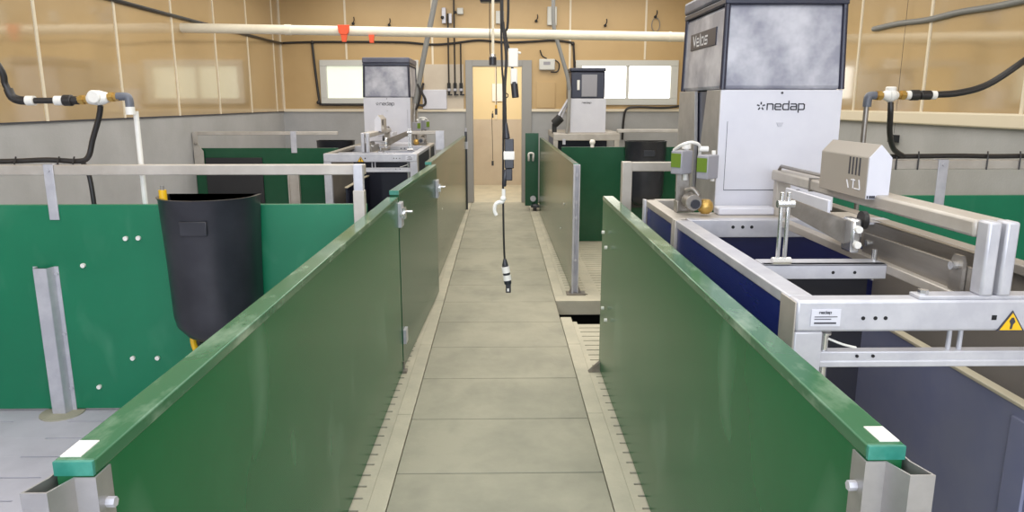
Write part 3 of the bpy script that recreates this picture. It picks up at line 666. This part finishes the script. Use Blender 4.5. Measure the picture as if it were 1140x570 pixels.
tubeobj('branch_hose', [(-1.99, 3.52, 1.226), (-1.975, 3.53, 1.18), (-1.965, 3.53, 1.10), (-1.96, 3.53, .9)], .011, 'hose', hs)
for a in (-2.26, -2.06, -1.99): obj('cable_tie', G().tube([(a, 3.438, 1.17), (a, 3.444, 1.225), (a + .004, 3.455, 1.252)], .004, 6), 'hose', hs)

wr = thing('water_line', 'water line with white meter and brass fittings over front right pen', 'water line', (2.0, 3.75, 1.5), 'water meter lines')
tubeobj('hose', [(3.0, 3.9, 1.98), (2.80, 3.82, 1.80), (2.64, 3.75, 1.70), (2.48, 3.75, 1.59), (2.34, 3.75, 1.548), (2.20, 3.75, 1.538), (2.13, 3.75, 1.536)], .017, 'hose', wr)
obj('coupler', G().cyl((2.19, 3.75, 1.536), (2.135, 3.75, 1.536), .024).cyl((2.13, 3.75, 1.536), (2.085, 3.75, 1.536), .027), 'hose', wr, .004)
for a in (2.205, 2.075): obj('collar', G().cyl((a - .012, 3.75, 1.536), (a + .012, 3.75, 1.536), .022), 'white_plastic', wr)
obj('brass_fitting', G().cyl((2.068, 3.75, 1.536), (2.02, 3.75, 1.536), .018, 8).cyl((2.055, 3.75, 1.536), (2.035, 3.75, 1.536), .026, 6), 'brass', wr)
obj('brass_fitting', G().cyl((1.945, 3.75, 1.533), (1.905, 3.75, 1.533), .018, 8).cyl((1.935, 3.75, 1.533), (1.915, 3.75, 1.533), .026, 6), 'brass', wr)
mt = obj('meter', G().cyl((2.025, 3.75, 1.535), (1.995, 3.75, 1.535), .016, 12, .034).cyl((1.995, 3.75, 1.535), (1.975, 3.75, 1.535), .036, 12).cyl((1.975, 3.75, 1.535), (1.945, 3.75, 1.535), .034, 12, .018), 'white_plastic', wr, .004)
obj('meter_dial', G().cyl((1.985, 3.75, 1.52), (1.985, 3.75, 1.578), .026, 18), 'white_plastic', mt, .006)
obj('grey_elbow', G().tube([(1.91, 3.75, 1.534), (1.885, 3.75, 1.534), (1.872, 3.75, 1.522), (1.870, 3.75, 1.478)], .021, 10, 4), 'elbow', wr)
obj('drop_pipe', G().cyl((1.868, 3.75, 1.49), (1.866, 3.75, .0), .013), 'steel', wr)
hr = thing('water_hose', 'black hose from the right meter lying along the front right rail', 'hose', (2.5, 3.72, 1.22), 'water meter lines')
tubeobj('hose', [(1.985, 3.74, 1.50), (1.990, 3.74, 1.44), (2.03, 3.80, 1.34), (2.10, 3.88, 1.26), (2.20, 3.965, 1.215)], .014, 'hose', hr)
tubeobj('rail_hose', [(1.64, 3.968, 1.209), (2.2, 3.968, 1.211), (2.5, 3.968, 1.214), (2.7, 3.968, 1.211), (2.9, 3.968, 1.213), (3.24, 3.968, 1.212)], .0135, 'hose', hr)
for a in (2.16, 2.28, 2.66, 2.84): obj('cable_tie', G().tube([(a, 3.945, 1.14), (a, 3.945, 1.212), (a + .004, 3.958, 1.238)], .004, 6), 'hose', hr)

# ------------------------------------------------------------------ overhead pipe, hoses, cables
pp = thing('overhead_pipe', 'long white pipe running across the room below the ceiling', 'pipe', (0, 7.7, 2.2))
obj('pipe', G().cyl((-3.215, 7.7, 2.235), (3.26, 7.7, 2.13), .047, 20), 'pipe', pp)
obj('pipe_joint', G().cyl((-2.165, 7.7, 2.218), (-2.10, 7.7, 2.217), .052, 20), 'pipe', pp)
obj('pipe_joint', G().cyl((1.73, 7.7, 2.155), (1.755, 7.7, 2.154), .051, 20), 'pipe', pp)
for k, (x, z, s, lb_) in enumerate(((-1.56, 2.215, 1.0, 'large orange clip hanging on the white overhead pipe'), (-1.285, 2.205, .55, 'small orange clip hanging on the white overhead pipe'))):
    c = thing('orange_clip', lb_, 'clip', (x, 7.64, z - .1), 'orange clips on the pipe')
    if k == 0: obj('jaw', G().prism([(x - .06, z + .045), (x - .05, z - .03), (x - .03, z - .05), (x + .03, z - .05), (x + .05, z - .03), (x + .06, z + .045)], 'y', 7.625, 7.652), 'orange', c, .004)
    obj('tab', G().prism([(x - .035 * (1 if k == 0 else .8), z - .04), (x - .02, z - .12), (x + .02, z - .12), (x + .035 * (1 if k == 0 else .8), z - .04)], 'y', 7.63, 7.66), 'orange', c, .004)
ft = thing('feed_tube', 'grey slanting feed tube down to the far left station', 'feed tube', (-1.0, 8.6, 1.2), 'grey feed tubes')
tubeobj('tube', [(-.585, 8.32, 3.15), (-.693, 8.32, 2.59), (-.835, 8.32, 1.985), (-.938, 8.32, 1.49)], .030, 'grey_tube', ft, 12)
tubeobj('tube_end', [(-.937, 8.32, 1.50), (-.955, 8.32, 1.32), (-.955, 8.32, 1.03)], .026, 'steel', ft, 12)
tubeobj('loop_cable', [(-.905, 8.28, 1.70), (-.875, 8.28, 1.62), (-.895, 8.28, 1.5), (-.93, 8.28, 1.42)], .012, 'hose', ft, 8)
ft2 = thing('feed_tube', 'grey bending feed tube down to the far right station', 'feed tube', (.9, 9.9, 1.2), 'grey feed tubes')
tubeobj('tube', [(.70, 9.86, 3.15), (.70, 9.86, 2.80), (.712, 9.86, 2.46), (.80, 9.86, 2.15), (.895, 9.85, 1.84), (.925, 9.84, 1.66)], .026, 'grey_tube', ft2, 12)
tubeobj('tube_end', [(.925, 9.84, 1.67), (.92, 9.84, 1.35), (.90, 9.84, 1.10)], .022, 'doorframe', ft2, 12)

kc = thing('hanging_cable', 'black cable hanging over the walkway with two taped plugs', 'cable', (.03, 3.0, .70))
tubeobj('cable', [(.02, 3.0, 3.15), (.012, 3.0, 1.95), (.016, 3.0, 1.80), (.028, 3.0, 1.68), (.022, 3.0, 1.55), (.026, 3.0, 1.36)], .0058, 'hose', kc, 8)
tubeobj('thin_cable', [(-.0, 3.005, 3.15), (.008, 3.005, 1.8), (.016, 3.005, 1.55), (.014, 3.005, 1.22), (.014, 3.005, 1.12), (.016, 3.0, .95), (.020, 3.0, .84)], .0042, 'hose', kc, 8)
cn = obj('connector', G().box(.020, .058, 2.985, 3.02, 1.235, 1.355).cyl((.030, 3.0, 1.355), (.026, 3.0, 1.42), .014, 10, .006).box(.024, .052, 2.99, 3.015, 1.185, 1.235).cyl((.024, 3.0, 1.23), (.018, 3.0, 1.16), .009, 8), 'black', kc, .004)
obj('tape', G().box(.016, .061, 2.982, 3.023, 1.27, 1.305), 'paper', cn, .004)['label'] = 'white tape band'
obj('white_hook', G().tube([(.016, 3.0, 1.15), (.014, 3.0, 1.10), (-.004, 3.0, 1.095), (-.018, 3.0, 1.085), (-.022, 3.0, 1.06), (-.014, 3.0, 1.04)], .008, 8, 4).ball((.014, 3.0, 1.11), .013), 'white_plastic', kc)
pg = obj('plug', G().cyl((.020, 3.0, .855), (.022, 3.0, .825), .006, 12, .014).cyl((.022, 3.0, .825), (.034, 3.0, .745), .0155, 14).box(.024, .046, 2.99, 3.012, .708, .755), 'black', kc, .003)
for (a, b) in ((.822, .795), (.785, .762)): obj('tape', G().cyl((.022 + (.825 - a) * .15, 3.0, a), (.022 + (.825 - b) * .15, 3.0, b), .0172, 14), 'paper', pg)
obj('pin_hole', G().box(.030, .038, 2.987, 2.991, .716, .728), 'paper', pg)

sc = thing('hanging_cable', 'cable with white plug and black socket hanging above the doorway', 'cable', (.1, 5.0, 1.5))
tubeobj('cable', [(.05, 5.0, 3.15), (.06, 5.0, 2.1), (.04, 5.0, 1.95), (.075, 5.0, 1.80), (.09, 5.0, 1.70)], .009, 'hose', sc, 8)
pl_ = obj('plug', G().box(.06, .125, 4.98, 5.03, 1.73, 1.85).cyl((.12, 5.0, 1.825), (.145, 5.0, 1.82), .008).box(.075, .12, 4.98, 5.03, 1.62, 1.72), 'white_plastic', sc, .006)
obj('socket', G().cyl((.098, 5.0, 1.635), (.108, 5.0, 1.53), .024, 14), 'black', sc, .004)
obj('ring', G().tube([(.045 + .014 * math.cos(a * PI / 5), 5.0, 1.545 + .014 * math.sin(a * PI / 5)) for a in range(11)], .004, 6), 'hose', sc)

sn = thing('temperature_sensor', 'black and silver sensor on a pale rod hanging before the door', 'sensor', (-.05, 6.0, 1.78))
obj('rod', G().cyl((-.05, 6.0, 1.86), (-.045, 6.0, 3.15), .011), 'pipe', sn)
tubeobj('cable', [(-.072, 6.0, 1.87), (-.075, 6.0, 2.1), (-.07, 6.0, 3.15)], .004, 'hose', sn, 6)
obj('body', G().cyl((-.052, 6.0, 1.79), (-.052, 6.0, 1.855), .030, 14), 'black', sn, .004)
obj('collar', G().cyl((-.052, 6.0, 1.855), (-.052, 6.0, 1.875), .026, 14), 'chrome', sn)
lm = thing('hanging_lamp', 'dark lamp casing hanging high above the walkway', 'lamp', (-.064, 6.18, 2.29))
obj('casing', G().box(-.155, .03, 6.12, 6.24, 2.29, 2.36), 'black', lm, .014)
obj('stem', G().cyl((-.064, 6.18, 2.35), (-.064, 6.18, 3.15), .012), 'hose', lm)
lc = thing('hanging_cable', 'thin cable with small black plugs hanging in the lobby doorway', 'cable', (-.09, 12.3, .5))
tubeobj('cable', [(-.05, 12.3, 2.7), (-.05, 12.3, 1.55), (-.055, 12.3, 1.38)], .006, 'hose', lc, 6)
tubeobj('loose_cable', [(-.115, 12.3, 1.36), (-.125, 12.3, 1.2), (-.12, 12.3, .95), (-.115, 12.3, .55)], .005, 'hose', lc, 6)
obj('plug', G().box(-.075, -.035, 12.28, 12.32, 1.30, 1.40), 'black', lc); obj('plug', G().box(-.13, -.10, 12.28, 12.32, 1.25, 1.32), 'black', lc); obj('plug', G().box(-.135, -.10, 12.28, 12.32, .46, .54), 'black', lc)
obj('yellow_cap', G().box(-.07, -.04, 12.275, 12.3, 1.40, 1.46), 'yellow', lc)
tag(obj('notice_sheet', G().box(-.13, .10, 13.475, 13.49, 1.52, 1.83), 'paper'), 'white sheet on the yellow lobby wall through the doorway', 'notice')

# cable along the left and back walls
wc = thing('wall_cable', 'black cable looping along left and back walls above the windows', 'cable', (-1, 11.05, 2.3))
tubeobj('cable', [(-3.18, 5.6, 2.345), (-3.18, 6.4, 2.33), (-3.18, 7.9, 2.33), (-3.18, 9.4, 2.335), (-3.17, 10.9, 2.34), (-3.1, 11.07, 2.35), (-2.7, 11.08, 2.362), (-2.0, 11.08, 2.365), (-1.4, 11.08, 2.36), (-1.0, 11.08, 2.33), (-.7, 11.08, 2.345), (-.3, 11.08, 2.39), (.1, 11.08, 2.36), (.5, 11.08, 2.375), (.8, 11.08, 2.39), (1.06, 11.08, 2.36), (1.09, 11.08, 2.33)], .016, 'hose', wc, 8, 5)
tubeobj('drop_cable', [(1.09, 11.08, 2.33), (1.10, 11.08, 2.2), (1.115, 11.08, 1.9)], .016, 'hose', wc, 8, 4)
tubeobj('drop_cable', [(-2.73, 11.08, 2.36), (-2.71, 11.08, 2.0), (-2.67, 11.08, 1.52), (-2.64, 11.04, 1.475), (-2.55, 11.04, 1.468), (-2.0, 11.04, 1.468), (-1.3, 11.04, 1.468), (-1.12, 11.05, 1.46), (-1.10, 11.05, 1.55), (-1.15, 11.05, 1.66), (-1.12, 11.05, 1.78)], .018, 'hose', wc, 8, 5)
obj('cable_clip', G().ball((-2.73, 11.08, 2.355), .03).ball((1.08, 11.08, 2.345), .03).ball((-2.68, 11.06, 1.50), .03), 'hose', wc)
wc2 = thing('wall_cable', 'black cable sagging under the bright right window', 'cable', (2.2, 11.05, 1.1))
tubeobj('cable', [(1.85, 11.06, .95), (1.86, 11.06, 1.25), (1.90, 11.06, 1.40), (2.05, 11.04, 1.43), (2.4, 11.04, 1.42), (2.65, 11.04, 1.44), (2.78, 11.05, 1.50), (2.86, 11.07, 1.60)], .017, 'hose', wc2, 8, 5)
tag(obj('wall_conduit', G().tube([(3.235, 6.5, 2.12), (3.235, 6.1, 2.125), (3.235, 5.7, 2.11), (3.235, 5.3, 2.12), (3.235, 4.9, 2.112), (3.235, 4.3, 2.12), (3.235, 3.0, 2.12)], .022, 10, 5), 'grey_tube'), 'grey corrugated conduit clipped along the right wall', 'conduit')
# valves hanging by the door
for k, (x, zt_) in enumerate(((-.745, 2.76), (-.655, 3.15), (-.565, 2.34))):
    d = thing('drop_line', ['left of three thin lines with fittings beside the door', 'middle of three thin lines with fittings beside the door', 'right of three thin lines, ending at the cable, beside the door'][k], 'drop line', (x, 11.05, 1.6), 'drop lines by the door')
    tubeobj('line', [(x, 11.05, zt_), (x, 11.05, 1.72)], .012, 'hose', d, 8, 0)
    obj('fitting', G().cyl((x, 11.05, 1.78), (x, 11.05, 1.66), .026, 10).cyl((x, 11.05, 1.66), (x, 11.05, 1.60), .016, 10).box(x - .02, x + .05, 11.04, 11.06, 1.60, 1.62), 'blackmat', d)
    obj('collar', G().cyl((x, 11.05, 1.70), (x, 11.05, 1.665), .029, 10), 'galv', d)
vg = thing('valve_group', 'small grey valve cluster on the lines above the pipe', 'valve', (-.76, 11.0, 2.6))
obj('body', G().box(-.83, -.77, 11.02, 11.08, 2.62, 2.84).box(-.73, -.685, 11.02, 11.08, 2.62, 2.76), 'galv', vg, .006)
obj('knob', G().ball((-.82, 11.0, 2.70), .025).ball((-.63, 11.0, 2.77), .022), 'blackmat', vg)
tag(obj('wall_board', G().box(-1.12, -.53, 11.085, 11.1, 1.40, 2.05), 'room_low', bevel=.003), 'pale square board on the back wall left of the door', 'board')
tag(obj('white_panel', G().box(-1.14, -.78, 11.06, 11.085, 1.40, 1.685), 'white', bevel=.01), 'small white panel below the pale board left of the door', 'panel')
for (x0_, x1_, z0_, z1_, lb_, nm) in ((-.61, -.52, 2.75, 2.84, 'small white wall box high above left of the door', 'junction_box'), (-.05, .07, 2.62, 2.80, 'white wall box above the doorway behind cables', 'junction_box'), (.70, .84, 2.60, 2.86, 'pale grey box high on the wall behind right feed tube', 'junction_box')):
    b_ = tag(obj(nm, G().box(x0_, x1_, 11.05, 11.1, z0_, z1_), 'frame', bevel=.008), lb_, 'junction box', 'boxes on the back wall')
bx = thing('wall_controller', 'grey white controller box on the back wall right of the door', 'controller', (.70, 11.06, 1.95))
obj('casing', G().box(.585, .82, 11.03, 11.1, 1.965, 2.125), 'frame', bx, .015)
obj('display', G().box(.65, .75, 11.026, 11.032, 2.04, 2.085), 'grey_box', bx)
tubeobj('cable', [(.60, 11.06, 2.25), (.63, 11.06, 2.17), (.70, 11.06, 2.13)], .010, 'hose', bx, 8)
tubeobj('cable', [(.80, 11.06, 2.12), (.88, 11.06, 2.06), (.86, 11.06, 1.95), (.76, 11.06, 1.94)], .010, 'hose', bx, 8)
tag(obj('tan_wall_plate', G().box(.55, .83, 11.085, 11.1, 1.42, 1.80), 'tan_back', bevel=.003), 'plain tan square plate on the back wall under the controller', 'plate')
for k, (x, z, lb_) in enumerate(((.70 - .16, 2.66, 'black hook on the back wall nearest the door, above the pipe'), (1.55, 2.60, 'black hook on the back wall above the right station'), (2.28, 2.72, 'hook with wire loop on the back wall above the right window'), (-2.12, 2.62, 'hook on the back wall beside the large orange clip'), (-1.60, 2.60, 'hook on the back wall above the small orange clip'))):
    h = tag(obj('wall_hook', G().ball((x, 11.07, z), .022).tube([(x, 11.07, z), (x + .02, 11.05, z + .05), (x + .015, 11.05, z + .09)], .008, 6, 3), 'blackmat'), lb_, 'hook', 'hooks on the back wall')
    if k == 2: obj('wire_loop', G().tube([(x + .01 + .06 * math.sin(a * PI / 6), 11.07, z - .11 + .10 * math.cos(a * PI / 6)) for a in range(13)], .006, 6), 'grey_tube', h)
tag(obj('wall_plug', G().box(3.20, 3.25, 5.93, 6.02, 1.18, 1.24).cyl((3.225, 5.975, 1.25), (3.225, 5.975, 2.6), .0015, 6), 'blackmat'), 'small dark plug hanging on the right wall below the ledge', 'plug')

# ------------------------------------------------------------------ light
def area(name, loc, rot, sx_, sy_, power, col):
    L = bpy.data.lights.new(name, 'AREA'); L.shape = 'RECTANGLE'; L.size = sx_; L.size_y = sy_; L.energy = power; L.color = col
    o = bpy.data.objects.new(name, L); COL.objects.link(o); o.location = loc; o.rotation_euler = rot
    return o
area('daylight_opening', (0, YF + .02, 1.95), (math.radians(90), 0, 0), 5.6, 1.6, 215, (.80, .87, 1.0))
for k, yy in enumerate((.6, 3.6, 6.6, 9.4)):
    area('ceiling_light', (0, yy, 3.12), (0, 0, 0), 5.0, 2.4, 84 if yy < 6 else 102, (1.0, .96, .89) if yy > 3 else (.95, .97, 1.0))
area('lobby_lamp', (0, 12.3, 2.65), (0, 0, 0), 1.2, .6, 46, (1.0, .96, .90))
w = bpy.data.worlds.new('World'); S.world = w; w.use_nodes = True
w.node_tree.nodes['Background'].inputs[0].default_value = (.85, .92, 1.0, 1); w.node_tree.nodes['Background'].inputs[1].default_value = .6

# ------------------------------------------------------------------ camera
F, CX, CY, VX, VY, H = 810.0, 570.0, 285.0, 556.0, 114.0, 1.5
pit = math.atan((CY - VY) / F); yaw = math.atan((CX - VX) / F * math.cos(pit))
cam = bpy.data.cameras.new('camera'); co = bpy.data.objects.new('camera', cam); COL.objects.link(co)
cam.sensor_width = 36; cam.sensor_fit = 'HORIZONTAL'; cam.lens = 36 * F / 1140.0
co.location = (0, 0, H); co.rotation_euler = (PI / 2 - pit, 0, -yaw)
cam.clip_start = .02
S.camera = co
S.view_settings.view_transform = 'Standard'; S.view_settings.look = 'None'
S.view_settings.exposure = 0.0; S.view_settings.gamma = 1; S.view_settings.use_curve_mapping = False
